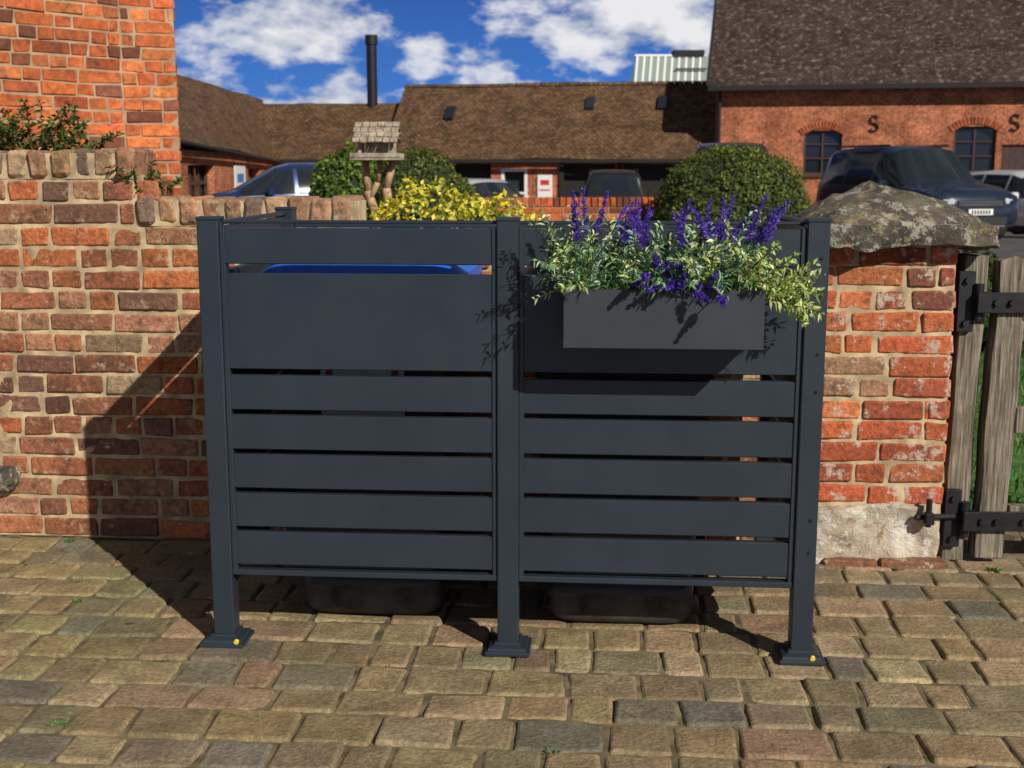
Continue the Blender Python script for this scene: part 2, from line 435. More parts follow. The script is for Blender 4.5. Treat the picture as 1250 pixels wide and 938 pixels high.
for z in (.16, .50, .88):
    rbox(mb, (2.12, 4.02, z), (1, -.03, 0), (0, 1, 0), AX[2], (.44, .02, .045), .004)
mb.build('rails', [M['oak']], gate)
mb = MB()
for z, bx in ((.895, 1.50), (.155, 1.50)):
    box(mb, bx-.03, bx+.025, 4.035, 4.058, z-.10, z+.10, .002)
    tube(mb, (bx+.035, 4.03, z-.06), (bx+.035, 4.03, z+.06), .016, .016)
    rbox(mb, (bx+.25, 4.000, z), (1, -.02, 0), (0, 1, 0), AX[2], (.215, .005, .034), .003)
    box(mb, bx+.02, bx+.07, 3.995, 4.035, z-.034, z+.034, .003)
    for x in (.08, .13, .22): tube(mb, (bx+x, 3.984, z), (bx+x, 3.998, z), .009, .011, 8)
    for zz in (-.07, .07): tube(mb, (bx-.005, 4.022, z+zz), (bx-.005, 4.036, z+zz), .009, .01, 8)
tube(mb, (1.36, 4.00, .17), (1.50, 4.03, .165), .010, .010)
tube(mb, (1.40, 3.99, .14), (1.40, 3.99, .235), .010, .010)
box(mb, 1.385, 1.415, 3.97, 4.0, .15, .19)
mb.build('strap_hinges', [M['black']], gate)

# ------------------------------------------------------------------ bin screen
scr = empty('bin_screen', (O[0], O[1], 0), TH)
W = 1.607; D = .80; HP = 1.2
def cap_post(mb, x, y, h=HP):
    box(mb, x-.029, x+.029, y-.029, y+.029, .012, h-.006, .003)
    box(mb, x-.031, x+.031, y-.031, y+.031, h-.008, h+.002, .003)
    box(mb, x-.062, x+.062, y-.062, y+.062, 0.002, .014, .003)
    vs = []
    for r_, z in ((.054, .014), (.052, .022), (.036, .028), (.035, .034)):
        vs += [(x-r_, y-r_, z), (x+r_, y-r_, z), (x+r_, y+r_, z), (x-r_, y+r_, z)]
    fs = [(k*4+i, k*4+(i+1) % 4, k*4+4+(i+1) % 4, k*4+4+i) for k in range(3) for i in range(4)]+[(12, 13, 14, 15)]
    mb.add(vs, fs)
mb = MB()
for x, y in ((0, 0), (W/2, 0), (W, 0), (0, D), (W, D)): cap_post(mb, x, y)
mb.build('posts', [M['powder']], scr)
ZS = [(.235+i*.1105, .235+i*.1105+.0955) for i in range(5)]+[(.7905, 1.050), (1.076, 1.172)]
mb = MB()
for xa, xb in ((.029, W/2-.029), (W/2+.029, W-.029)):
    for z0, z1 in ZS:
        cy = R.uniform(-.0008, .0008); rbox(mb, ((xa+xb)/2, -.003+cy, (z0+z1)/2), (1, 0, 0), Vector((0, 1, R.uniform(-.012, .012))).normalized(), (0, 0, 1), ((xb-xa)/2-.012, .013, (z1-z0)/2), .0025)
    for x in (xa, xb-.014): box(mb, x, x+.014, -.020, .016, .215, 1.176, .002)
    box(mb, xa, xb, -.022, .014, .206, .222, .002)
mb.build('front_panels', [M['powder']], scr)
mb = MB()
for x in (0, W):
    for z0, z1 in ZS: box(mb, x-.012, x+.012, .045, D-.045, z0, z1, .0025)
    for y in (.030, D-.044): box(mb, x-.016, x+.016, y, y+.014, .215, 1.176, .002)
    box(mb, x-.015, x+.015, .03, D-.03, .206, .222, .002)
    box(mb, x-.012, x+.012, .03, D-.03, 1.176, 1.188, .002)
mb.build('side_panels', [M['powder']], scr)
mb = MB(); box(mb, .03, W-.03, D-.012, D+.012, 1.135, 1.150, .002); box(mb, .03, W-.03, .012, .026, 1.183, 1.192, .002)
mb.build('top_rails', [M['powder']], scr)
mb = MB()
for z in (.31, .40, .75, .85, 1.0, 1.1): 
    tube(mb, (W+.010, -.029, z), (W+.010, -.0325, z), .004, .004, 8)
mb.build('bolts', [M['black']], scr)
mb = MB()
for x in (.03, W+.045-.03): tube(mb, (x+.012, -.057, .0195), (x+.012, -.05, .0215), .007, .007, 10)
mb.build('level_markers', [M['yellow']], scr)

# planter
pl = empty('planter_box')
pl.location = along(O, U, 1.205, 0)+(0,); pl.rotation_euler = (0, 0, TH)
mb = MB()
px0, px1, py0, py1, pz0, pz1 = -.248, .248, -.205, -.036, .885, 1.032
t = .004
box(mb, px0, px1, py0, py0+t, pz0, pz1, .0015); box(mb, px0, px1, py1-t, py1, pz0, pz1, .0015)
box(mb, px0, px0+t, py0+t+.0005, py1-t-.0005, pz0, pz1-.001, .001); box(mb, px1-t, px1, py0+t+.0005, py1-t-.0005, pz0, pz1-.001, .001)
box(mb, px0+t+.001, px1-t-.001, py0+t+.001, py1-t-.001, pz0+.001, pz0+.006, .001)
for x in (-.18, .18): box(mb, x-.015, x+.015, py1, -.017, .98, 1.06, .001)
mb.build('box', [M['powderbox']], pl)
mb = MB(); box(mb, px0+.006, px1-.006, py0+.006, py1-.006, .96, 1.012, .002); mb.build('compost', [M['soil']], pl)

# artificial plants
def ribbon(mb, pts, w, col, side=None):
    vs = []; n = len(pts)
    for i, p in enumerate(pts):
        d = (pts[min(i+1, n-1)]-pts[max(i-1, 0)]).normalized()
        sd = (side or Vector((R.uniform(-1, 1), R.uniform(-1, 1), R.uniform(-1, 1)))).cross(d)
        if i == 0 and side is None: side = d.orthogonal(); sd = side.cross(d)
        sd = sd.normalized()*w*.5
        vs += [p-sd, p+sd]
    mb.add(vs, [(2*i, 2*i+1, 2*i+3, 2*i+2) for i in range(n-1)], col)
def leaf(mb, p, d, L, w, col):
    d = d.normalized(); s = d.cross(Vector((R.uniform(-1, 1), R.uniform(-1, 1), R.uniform(-1, 1)))).normalized()*w/2
    q = p+d*L*.5+Vector((0, 0, L*.06)); e = p+d*L-Vector((0, 0, L*.12))
    mb.add([p-s*.3, q-s, e, q+s, p+s*.3], [(0, 1, 2, 3, 4)], col)
plants = MB()
def stem_path(base, dirv, L, droop, n=9):
    pts = [base.copy()]; d = dirv.normalized()
    for i in range(n):
        d = (d+Vector((R.uniform(-.12, .12), R.uniform(-.12, .12), R.uniform(-.1, .1)-droop/n))).normalized()
        pts.append(pts[-1]+d*L/n)
    return pts
def sprig(base, dirv, L, droop, cols, ll=.03, lw=.0055, dens=1.):
    pts = stem_path(base, dirv, L, droop)
    ribbon(plants, pts, .003, (.08, .13, .04))
    tot = int(L/.0055*dens)
    for k in range(tot):
        f = (k+R.random())/tot; 
        if f < .15: continue
        i = min(int(f*9), 8); p = pts[i].lerp(pts[i+1], f*9-i); d = (pts[i+1]-pts[i]).normalized()
        o_ = Vector((R.uniform(-1, 1), R.uniform(-1, 1), R.uniform(-1, 1))).cross(d).normalized()
        ld = d*R.uniform(.2, .9)+o_
        c = R.choice(cols); b = R.uniform(.75, 1.2)
        if f > .8: c = tuple(min(.9, x*1.15+.04) for x in c)
        leaf(plants, p, ld, ll*R.uniform(.6, 1.15)*(1.1-.35*f), lw*R.uniform(.8, 1.2), tuple(x*b for x in c))
GREY = [(.22, .40, .20), (.16, .32, .14), (.34, .50, .29), (.52, .62, .45)]
YEL = [(.56, .62, .19), (.42, .54, .14), (.70, .72, .36), (.26, .40, .09)]
GRN = [(.05, .14, .03), (.08, .20, .05), (.12, .24, .07)]
def bpt(x): return Vector((x, R.uniform(py0+.02, py1-.03), 1.01))
for k in range(64):
    x = R.uniform(px0+.0, px0+.38)
    dx = (x-(px0+.17))*2.1+R.uniform(-.6, .55)
    sprig(bpt(x), Vector((dx, R.uniform(-.75, .4), R.uniform(.7, 1.7))), R.uniform(.12, .245), R.uniform(.3, 1.1), GREY if R.random() < .75 else YEL)
for k in range(6):
    sprig(bpt(px0+.04), Vector((-1.+R.uniform(-.1, .4), R.uniform(-.5, .3), R.uniform(.5, 1.4))), R.uniform(.11, .155), R.uniform(.4, 1.0), GREY)
for k in range(46):
    x = R.uniform(px0+.34, px1)
    sprig(bpt(x), Vector((R.uniform(-.4, .9), R.uniform(-.8, .4), R.uniform(.5, 1.6))), R.uniform(.12, .235), R.uniform(.4, 1.3), YEL if R.random() < .8 else GREY, ll=.028, lw=.007)
for k in range(22):
    sprig(bpt(px1-.02), Vector((1.1+R.uniform(-.3, .4), R.uniform(-.6, .3), R.uniform(.05, 1.0))), R.uniform(.12, .20), R.uniform(.4, 1.3), YEL, lw=.007)
for k in range(80):
    x = R.uniform(px0, px1)
    sprig(bpt(x), Vector((R.uniform(-.6, .6), R.uniform(-1, .5), R.uniform(.4, 1.2))), R.uniform(.07, .15), R.uniform(.2, 1.0), GRN+GREY[:2], ll=.032)
PUR = [(.10, .04, .46), (.15, .07, .56), (.07, .03, .34), (.24, .13, .64)]
def lavender(x, dirv, L, droop=.3):
    pts = stem_path(bpt(x), dirv, L, droop)
    ribbon(plants, pts, .0028, (.10, .2, .06))
    n = 140
    for k in range(n):
        f = .56+.44*k/n; i = min(int(f*9), 8); p = pts[i].lerp(pts[i+1], f*9-i); d = (pts[i+1]-pts[i]).normalized()
        o_ = Vector((R.uniform(-1, 1), R.uniform(-1, 1), R.uniform(-1, 1))).cross(d).normalized()
        g_ = (f-.56)/.44; rr = .0095*(1-g_*.65)*(.45+.55*abs(math.sin(g_*16)))
        leaf(plants, p+o_*rr*.3, o_*1.0+d*.9, rr*1.9, .0055, R.choice(PUR))
    for k in range(14):
        f = .05+.5*R.random(); i = int(f*9); p = pts[i]
        leaf(plants, p, Vector((R.uniform(-1, 1), R.uniform(-1, 1), .8)), .035, .005, R.choice(GREY))
for x, dx, L in ((-.22, .12, .28), (-.20, .0, .27), (-.19, .15, .29), (-.18, .1, .27), (-.16, .22, .27), (-.14, .3, .26), (-.10, .1, .25), (-.10, -.1, .25), (-.05, .2, .24), (-.02, -.2, .25), (0, .3, .24), (-.07, .15, .26),
                 (.04, .1, .24), (.06, .5, .24), (.10, .2, .26), (.10, .45, .26), (.13, .3, .28), (.14, .6, .25), (.17, .15, .28), (.19, .2, .26), (.16, -.1, .25), (.2, .35, .26), (.12, -.3, .24), (.08, .3, .25), (.15, .4, .27), (.02, .2, .25)):
    lavender(x, Vector((dx, R.uniform(-.35, .15), 1)), L*R.uniform(.92, 1.04))
for k in range(22):
    lavender(R.uniform(-.08, .17), Vector((R.uniform(-.4, .6), -1, R.uniform(.5, 1.3))), R.uniform(.12, .18), .7)
plants.build('artificial_lavender', [M['leaf']], pl, recalc=False)

# ------------------------------------------------------------------ wheelie bins
def bin_(x, y, lidmat, rz, sticker=False):
    e = empty('wheelie_bin', (x, y, 0), rz)
    secs = [(.002, .186, .196), (.010, .200, .212), (.03, .212, .224), (.10, .219, .231), (.125, .216, .228), (.135, .205, .217), (.16, .212, .228), (.50, .240, .262), (.93, .272, .30), (.94, .29, .32), (1.0, .292, .322)]
    mb = MB(); vs = []; fs = []; nn = 32
    for z, a, b in secs:
        for i in range(nn):
            t_ = 2*math.pi*i/nn; c, s_ = math.cos(t_), math.sin(t_); p = .28
            vs.append((a*math.copysign(abs(c)**p, c), b*math.copysign(abs(s_)**p, s_), z))
    for k in range(len(secs)-1):
        for i in range(nn): fs.append((k*nn+i, k*nn+(i+1) % nn, (k+1)*nn+(i+1) % nn, (k+1)*nn+i))
    fs.append(tuple(range(nn)))
    mb.add(vs, fs); mb.m = [1 if i < 3*nn else 0 for i in range(len(fs))]
    mb.build('body', [M['binp'], M['bindust']], e, smooth=True)
    mb = MB(); vs = []; fs = []
    ls = [(1.002, .295, .325), (1.035, .297, .328), (1.06, .27, .30), (1.085, .20, .23), (1.092, .05, .06)]
    for z, a, b in ls:
        for i in range(nn):
            t_ = 2*math.pi*i/nn; c, s_ = math.cos(t_), math.sin(t_); p = .25
            vs.append((a*math.copysign(abs(c)**p, c), b*math.copysign(abs(s_)**p, s_), z-.0))
    for k in range(len(ls)-1):
        for i in range(nn): fs.append((k*nn+i, k*nn+(i+1) % nn, (k+1)*nn+(i+1) % nn, (k+1)*nn+i))
    fs.append(tuple((len(ls)-1)*nn+i for i in range(nn))); fs.append(tuple(range(nn)))
    mb.add(vs, fs); mb.build('lid', [lidmat], e)
    mb = MB()
    for s_ in (-1, 1): tube(mb, (s_*.23, .24, .10), (s_*.275, .24, .10), .10, .10, 20)
    tube(mb, (-.25, .24, .10), (.25, .24, .10), .012, .012)
    mb.build('wheels', [M['tyre']], e)
    mb = MB(); tube(mb, (-.2, .37, 1.0), (.2, .37, 1.0), .014, .014)
    for s_ in (-.2, .2): tube(mb, (s_, .31, 1.0), (s_, .37, 1.0), .014, .014)
    mb.build('handle', [M['binp']], e)
    if sticker:
        mb = MB(); box(mb, -.12, .12, -.289, -.283, .62, .90, .001); mb.build('sticker', [M['white']], e)
        mb = MB(); n = 28; vs = []; 
        for r_ in (.085, .105):
            for i in range(n): a = 2*math.pi*i/n; vs.append((math.cos(a)*r_, -.2915, .76+math.sin(a)*r_))
        mb.add(vs, [(i, (i+1) % n, n+(i+1) % n, n+i) for i in range(n)]); mb.build('ring', [M['redp']], e)
    return e
bin_(-.405, 3.735, M['blue'], TH, True)
b2 = bin_(.335, 3.66, M['binp'], TH)

# ------------------------------------------------------------------ brick house at left
house = empty('brick_house')
mb = MB(); mm = MB()
A = Vector((-4.7, 5.1)); Bp = Vector((-2.345, 7.6)); Cc = Vector((-2.05, 7.74))
uA = (Bp-A).normalized(); uB = (Cc-Bp).normalized()
brick_face(mb, A, uA, (Bp-A).length, 0, 4.4, PAL_HOUSE, jit=.005, joint=.012)
brick_face(mb, Bp, uB, (Cc-Bp).length, 0, 4.4, PAL_HOUSE, jit=.005, joint=.012, ph=.4)
uC = Vector((-.36, 1)).normalized()
brick_face(mb, Cc, uC, 3., 0, 4.4, PAL_HOUSE, jit=.004, joint=.012)
slab(mm, A, uA, (Bp-A).length+.04, -.3, -.007, -.05, 4.4)
slab(mm, Bp, uB, (Cc-Bp).length-.007, -.1, -.007, -.05, 4.4)
slab(mm, Cc, uC, 3., -.25, -.0075, -.05, 4.4)
mb.build('walls', [M['brickhouse']], house); mm.build('mortar', [M['mortar2']], house)
mb = MB()
mb.add([(-1.9, 7.5, 4.35), (-3.0, 11, 4.35), (-5.5, 10.5, 6.5), (-6.5, 7.0, 6.5)], [(0, 1, 2, 3)], uvs=[(0, 0), (3.5, 0), (3.5, 3.4), (0, 3.4)])
mb.add([(-4.9, 4.7, 4.35), (-1.9, 7.5, 4.35), (-6.5, 7.0, 6.5)], [(0, 1, 2)], uvs=[(0, 0), (4.1, 0), (2, 3)])
mb.build('roof', [M['roof']], house)

# ------------------------------------------------------------------ far buildings
def wallop(mb, o, u, L, z0, z1, ops, mi=0, dep=.15):
    xs = sorted({0, L, *[a for op in ops for a in op[:2]]}); zs = sorted({z0, z1, *[a for op in ops for a in op[2:4]]})
    for a, b in zip(xs[:-1], xs[1:]):
        for c, d in zip(zs[:-1], zs[1:]):
            if any(op[0] <= a and b <= op[1] and op[2] <= c and d <= op[3] for op in ops): continue
            P = [along(o, u, s) for s in (a, b)]
            mb.add([(*P[0], c), (*P[1], c), (*P[1], d), (*P[0], d)], [(0, 1, 2, 3)], mi=mi, uvs=[(a, c), (b, c), (b, d), (a, d)])
    for a, b, c, d in ops:
        q = lambda s, t_, z: (*along(o, u, s, t_), z)
        for f_, uv in (([q(a, 0, c), q(a, -dep, c), q(a, -dep, d), q(a, 0, d)], 0), ([q(b, 0, c), q(b, -dep, c), q(b, -dep, d), q(b, 0, d)], 0), ([q(a, 0, d), q(b, 0, d), q(b, -dep, d), q(a, -dep, d)], 1), ([q(a, 0, c), q(b, 0, c), q(b, -dep, c), q(a, -dep, c)], 1)):
            mb.add(f_, [(0, 1, 2, 3)], mi=mi, uvs=[(0, c), (dep, c), (dep, d), (0, d)] if not uv else [(a, 0), (b, 0), (b, dep), (a, dep)])
def roofgrid(mb, p00, p10, p11, p01, nu, nv, amp=.05, mi=0, seed=0):
    p00, p10, p11, p01 = map(Vector, (p00, p10, p11, p01)); vs = []; uv = []
    LU = (p10-p00).length; LV = (p01-p00).length
    for j in range(nv+1):
        for i in range(nu+1):
            a, b = i/nu, j/nv
            p = p00.lerp(p10, a).lerp(p01.lerp(p11, a), b); p.z += amp*noise.noise((p.x*.3+seed, p.y*.3, seed))+amp*.3*noise.noise((p.x*2+seed, p.y*2, seed)); vs.append(p); uv.append((a*LU, b*LV))
    mb.add(vs, [(j*(nu+1)+i, j*(nu+1)+i+1, (j+1)*(nu+1)+i+1, (j+1)*(nu+1)+i) for j in range(nv) for i in range(nu)], mi=mi, uvs=uv)
def q3(o, u, s, t_, z): return (*along(o, u, s, t_), z)

# long low barn
lb = empty('long_low_barn')
LO = (-7.9, 43.5); LU_ = Vector((14.2, -2.5)).normalized(); LU_ = (LU_.x, LU_.y)
mb = MB()
ops = [(5.6, 7.3, -.6, 1.45), (7.65, 8.55, -.68, 1.30), (9.75, 11.5, -.68, 1.45), (11.75, 13.9, -.68, 1.45), (2.2, 3.4, .2, 1.2)]
wallop(mb, LO, LU_, 14.6, -.8, 1.75, ops, dep=.25)
o2 = along(LO, LU_, -3.); wallop(mb, o2, LU_, 3., -.8, 1.75, [(.8, 1.8, .2, 1.2)], dep=.2)
mb.add([q3(LO, LU_, 3.62, .1, 1.6), q3(LO, LU_, 3.62, -6.4, 1.6), q3(LO, LU_, 3.62, -3.2, 4.12)], [(0, 1, 2)], uvs=[(0, 0), (6.5, 0), (3.2, 2.5)])
mb.build('walls', [M['barnbrick']], lb)
mb = MB()
am_ = .07
roofgrid(mb, q3(LO, LU_, 3.5, .35, 1.62), q3(LO, LU_, 15.2, .35, 1.62), q3(LO, LU_, 15.2, -3.2, 4.22), q3(LO, LU_, 3.5, -3.2, 4.22), 50, 12, am_)
roofgrid(mb, q3(LO, LU_, 3.5, -6.7, 1.62), q3(LO, LU_, 15.2, -6.7, 1.62), q3(LO, LU_, 15.2, -3.2, 4.22), q3(LO, LU_, 3.5, -3.2, 4.22), 50, 12, am_)
roofgrid(mb, q3(LO, LU_, -4, .35, 1.55), q3(LO, LU_, 3.6, .35, 1.6), q3(LO, LU_, 3.6, -3.2, 3.68), q3(LO, LU_, -4, -3.2, 3.68), 30, 10, am_)
roofgrid(mb, q3(LO, LU_, -4, -6.7, 1.6), q3(LO, LU_, 3.6, -6.7, 1.6), q3(LO, LU_, 3.6, -3.2, 3.68), q3(LO, LU_, -4, -3.2, 3.68), 30, 10, am_)
mb.build('roof', [M['roof']], lb, smooth=True)
mb = MB()
for i in range(37):
    s = 3.5+i*.315
    p = Vector(q3(LO, LU_, s, -3.2, 4.22)); p.z += am_*noise.noise((p.x*.3, p.y*.3, 0))
    tube(mb, p, p+Vector((LU_[0], LU_[1], 0))*.3, .10, .09, 8)
mb.build('ridge_tiles', [M['roof']], lb)
mb = MB()
for s in (5.5, 10.4, 12.9):
    fr = .72 if s != 5.5 else .6
    z = 1.62+2.6*fr; t_ = .35-3.55*fr
    sl = Vector((0, 0, 2.6))+Vector((LU_[1], -LU_[0], 0))*-3.55; sl.normalize()
    nrm = sl.cross(Vector((LU_[0], LU_[1], 0))); nrm = nrm if nrm.z > 0 else -nrm
    rbox(mb, Vector(q3(LO, LU_, s, t_, z))+nrm*.06, (LU_[0], LU_[1], 0), sl, nrm, (.16, .36, .06), .02)
mb.build('rooflights', [M['glass']], lb)
mb = MB()
slab(mb, along(LO, LU_, -3.), LU_, 17.6, .36, .46, 1.50, 1.62, mi=0)
for a, b, c, d in ops:
    slab(mb, along(LO, LU_, a), LU_, b-a, -.26, -.22, c, d)  # black panels stand in for the shade inside the open bays
for s in (5.5, 9.65, 11.6, 13.95): slab(mb, along(LO, LU_, s), LU_, .14, 0.003, .1, -.75, 1.5)
mb.build('gutter_posts_and_bay_shade', [M['blacktrim_shade']], lb)
mb = MB()
a, b, c, d = ops[1]
for (s0, s1, z0, z1) in ((a, a+.1, c, d), (b-.1, b, c, d), (a+.1, b-.1, d-.1, d), (a+.1, b-.1, c, .0), (a+.1, b-.1, .45, .52)):
    slab(mb, along(LO, LU_, s0), LU_, s1-s0, -.16, .02, z0, z1)
mb.build('white_door', [M['white']], lb)
# steel flue
fl = empty('flue_chimney')
mb = MB(); tube(mb, (-5.12, 46.2, 3.0), (-5.12, 46.2, 5.75), .19, .19, 20); tube(mb, (-5.12, 46.2, 5.75), (-5.12, 46.2, 6.08), .23, .23, 20); tube(mb, (-5.12, 46.2, 3.3), (-5.12, 46.2, 3.5), .26, .22, 20)
mb.build('pipe', [M['black']], fl)
# notice boards
def board(name, c, u, w, h, mats_fn):
    e = empty(name); mb = MB(); slab(mb, along(c, u, -w/2), u, w, .02, .05, c[2]-h/2, c[2]+h/2, r=.005); mb.build('panel', [M['white']], e)
    mb = MB(); slab(mb, along(c, u, -w*.3), u, w*.6, .052, .056, c[2]+h*.05, c[2]+h*.28, r=.001); slab(mb, along(c, u, -w*.35), u, w*.7, .052, .056, c[2]-h*.2, c[2]-h*.14, r=.001); mb.build('lettering', [mats_fn], e)
p = along(LO, LU_, 9.15); board('notice_board', (p[0], p[1], .72), LU_, .5, .75, M['redp'])
# left wing
lw = empty('left_wing_barn')
WO = (-7.55, 24.); WW = Vector((-.75, 20.)).normalized(); WW = (WW.x, WW.y)
mb = MB()
wallop(mb, WO, WW, 20, -.8, 1.75, [(5.9, 9.0, -.4, 1.4), (14.2, 16.5, -.4, 1.3)], dep=.3)
mb.build('walls', [M['barnbrick']], lw)
mb = MB()
roofgrid(mb, (-7.2, 23, 2.08), (-8.15, 44, 1.58), (-9.9, 50, 4.0), (-10.5, 23, 4.3), 50, 12, .05, seed=3)
roofgrid(mb, (-13.8, 23, 1.9), (-13.8, 50, 1.6), (-9.9, 50, 4.0), (-10.5, 23, 4.3), 50, 12, .05, seed=3)
mb.build('roof', [M['roof']], lw, smooth=True)
mb = MB()
slab(mb, along(WO, WW, 5.9), WW, 3.1, -.32, -.28, -.5, 1.45); slab(mb, along(WO, WW, 14.2), WW, 2.3, -.32, -.28, -.5, 1.35)
mb.build('dark_glazing', [M['glass']], lw)
mb = MB()
for s in (5.9, 6.9, 7.9, 8.9): slab(mb, along(WO, WW, s), WW, .1, -.25, -.18, -.4, 1.4)
slab(mb, along(WO, WW, 5.9), WW, 3.1, -.249, -.181, .9, 1.0)
mb.build('timber_frames', [M['timber']], lw)
mb = MB()
n_ = 24
for i in range(n_):
    a0 = i/n_; a1 = (i+1)/n_
    p0 = Vector((-7.2-.95*a0+.04, 23+21*a0, 2.02-.5*a0)); p1 = Vector((-7.2-.95*a1+.04, 23+21*a1, 2.02-.5*a1)); tube(mb, p0, p1, .06, .06, 6)
mb.build('gutter', [M['blacktrim_shade']], lw)
p = along(WO, WW, 12.6); board('shop_sign', (p[0], p[1], .85), WW, 1.7, 1.1, M['bluep'])

# big barn right (its front wall is roughly in line with the long barn)
bb = empty('brick_barn')
K = 1.24
def zk(z): return 1.33+(z-1.33)*K
BO = (5.35*K, 33.*K); BU = Vector((7.55, -1.6)).normalized(); BU = (BU.x, BU.y)
mb = MB()
bops = [(2.28*K, 3.24*K, zk(1.15), zk(2.28)), (5.98*K, 7.0*K, zk(1.2), zk(2.36)), (7.15*K, 8.5*K, -.7, zk(1.9)), (9.6*K, 10.6*K, zk(1.2), zk(2.3))]
wallop(mb, BO, BU, 17, -.8, zk(3.55), bops, dep=.22)
BV = (BU[1], -BU[0]); ze = zk(3.5); zr = ze+4.7
for s in (0., 17.):
    mb.add([q3(BO, BU, s, 0, -.8), q3(BO, BU, s, -11, -.8), q3(BO, BU, s, -11, ze), q3(BO, BU, s, -5.5, zr-.15), q3(BO, BU, s, 0, ze)], [(0, 1, 2, 3, 4)], uvs=[(0, 0), (11, 0), (11, 4.1), (5.5, 8.8), (0, 4.1)])
mb.build('walls', [M['barnbrick']], bb)
mb = MB()
for t0 in (.4, -11.4):
    roofgrid(mb, q3(BO, BU, -.25, t0, ze-.1), q3(BO, BU, 17.3, t0, ze-.1), q3(BO, BU, 17.3, -5.5, zr), q3(BO, BU, -.25, -5.5, zr), 50, 16, .07, seed=5)
mb.build('roof', [M['roof2']], bb, smooth=True)
mb = MB()
slab(mb, along(BO, BU, -.25), BU, 17.5, .40, .55, ze-.26, ze-.10); slab(mb, along(BO, BU, -.2), BU, 17.4, .01, .40, ze-.24, ze-.17)
vd = Vector((-BV[0]*5.9, -BV[1]*5.9, 4.8)).normalized()
rbox(mb, Vector(q3(BO, BU, -.29, -2.55, (ze+zr)/2-.12)), vd, (BU[0], BU[1], 0), vd.cross(Vector((BU[0], BU[1], 0))), (3.8, .03, .12), .01)
tube(mb, q3(BO, BU, .12, .12, -.6), q3(BO, BU, .12, .12, ze-.2), .06, .06, 8)
mb.build('gutter_and_bargeboard', [M['blacktrim_shade']], bb)
mb = MB(); gl = MB(); ar = MB()
for a, b, c, d in bops:
    if c < 0:
        for k in range(9): slab(mb, along(BO, BU, a+k*(b-a)/9+.005), BU, (b-a)/9-.01, -.12, -.08, c, d)
        continue
    slab(gl, along(BO, BU, a), BU, b-a, -.18, -.16, c, d)
    for (s0, s1, z0, z1) in ((a, a+.07, c, d), (b-.07, b, c, d), (a+.07, b-.07, c, c+.07), (a+.07, b-.07, d-.07, d), ((a+b)/2-.03, (a+b)/2+.03, c+.07, d-.07), (a+.07, b-.07, c+.5, c+.54), (a+.07, b-.07, c+.95, c+.99)):
        slab(mb, along(BO, BU, s0), BU, s1-s0, -.15, -.09, z0, z1)
    slab(mb, along(BO, BU, a-.06), BU, b-a+.12, -.1, .07, c-.08, c-.002)
    n = 15; w = b-a; rad = w*.85; cx = (a+b)/2; cz = d+.09-rad*.985+.03
    am = math.asin((w/2+.02)/rad)
    for i in range(n):
        t_ = -am+2*am*i/(n-1); s = cx+math.sin(t_)*(rad+.1); z = cz+math.cos(t_)*(rad+.1)-.05
        P = along(BO, BU, s, .005); ux = Vector((BU[0]*math.cos(t_), BU[1]*math.cos(t_), -math.sin(t_))); uz = Vector((BU[0]*math.sin(t_), BU[1]*math.sin(t_), math.cos(t_)))
        rbox(ar, (P[0], P[1], z), ux, (BV[0], BV[1], 0), uz, (.04, .03, .12), .005, 0, pick([((.34, .095, .04), 1)]))
mb.build('window_frames', [M['timber']], bb); gl.build('window_panes', [M['glass']], bb); ar.build('brick_arches', [M['brickhouse']], bb)
def s_plate2(s, z, h):
    mb = MB(); r_ = h/4; pts = []
    for k in range(15):
        a = math.radians(20+250*k/14); pts.append((math.cos(a)*r_, r_+math.sin(a)*r_))
    for k in range(1, 15):
        a = math.radians(90-250*k/14); pts.append((math.cos(a)*r_, -r_+math.sin(a)*r_))
    P = [Vector((*along(BO, BU, s+x, .05), z+y)) for x, y in pts]
    for p0, p1 in zip(P[:-1], P[1:]): tube(mb, p0, p1, .026, .026, 6)
    mb.build('tie_plate', [M['black']], bb)
for s in (4.02, 7.42): s_plate2(s*K, zk(2.45), .48)

# skylit building behind
wb = empty('greenhouse_roof_building')
mb = MB()
for i in range(10):
    x = 5.05+i*.29
    rbox(mb, (x+.07, 52.1, 5.28), (1, 0, 0), Vector((.12, .74, .68)).normalized(), Vector((0, -.68, .74)), (.045, .95, .03), .01)
box(mb, 4.95, 8.0, 51.2, 51.36, 4.5, 4.66, .02); box(mb, 5.1, 8.1, 52.7, 52.9, 5.88, 5.98, .02)
mb.build('roof_glazing_bars', [M['white']], wb)
mb = MB(); mb.add([(4.95, 51.35, 4.62), (8.0, 51.35, 4.62), (8.2, 52.8, 5.92), (5.15, 52.8, 5.92)], [(0, 1, 2, 3)]); mb.add([(5.0, 51.4, -.7), (8.0, 51.4, -.7), (8.0, 51.4, 4.5), (5.0, 51.4, 4.5)], [(0, 1, 2, 3)])
mb.add([(5.0, 51.4, -.7), (5.0, 56, -.7), (5.15, 56, 4.6), (5.15, 52.85, 5.9), (5.0, 51.4, 4.5)], [(0, 1, 2, 3, 4)])
mb.build('panes', [plain('pale_green_glass', (.24, .30, .27), .3)], wb)
mb = MB(); box(mb, 6.7, 8.0, 52.6, 53.4, 5.9, 6.15, .03); box(mb, 6.7, 8.0, 51.9, 52.0, 5.30, 5.36, .01); mb.build('dark_vent', [M['blacktrim_shade']], wb)

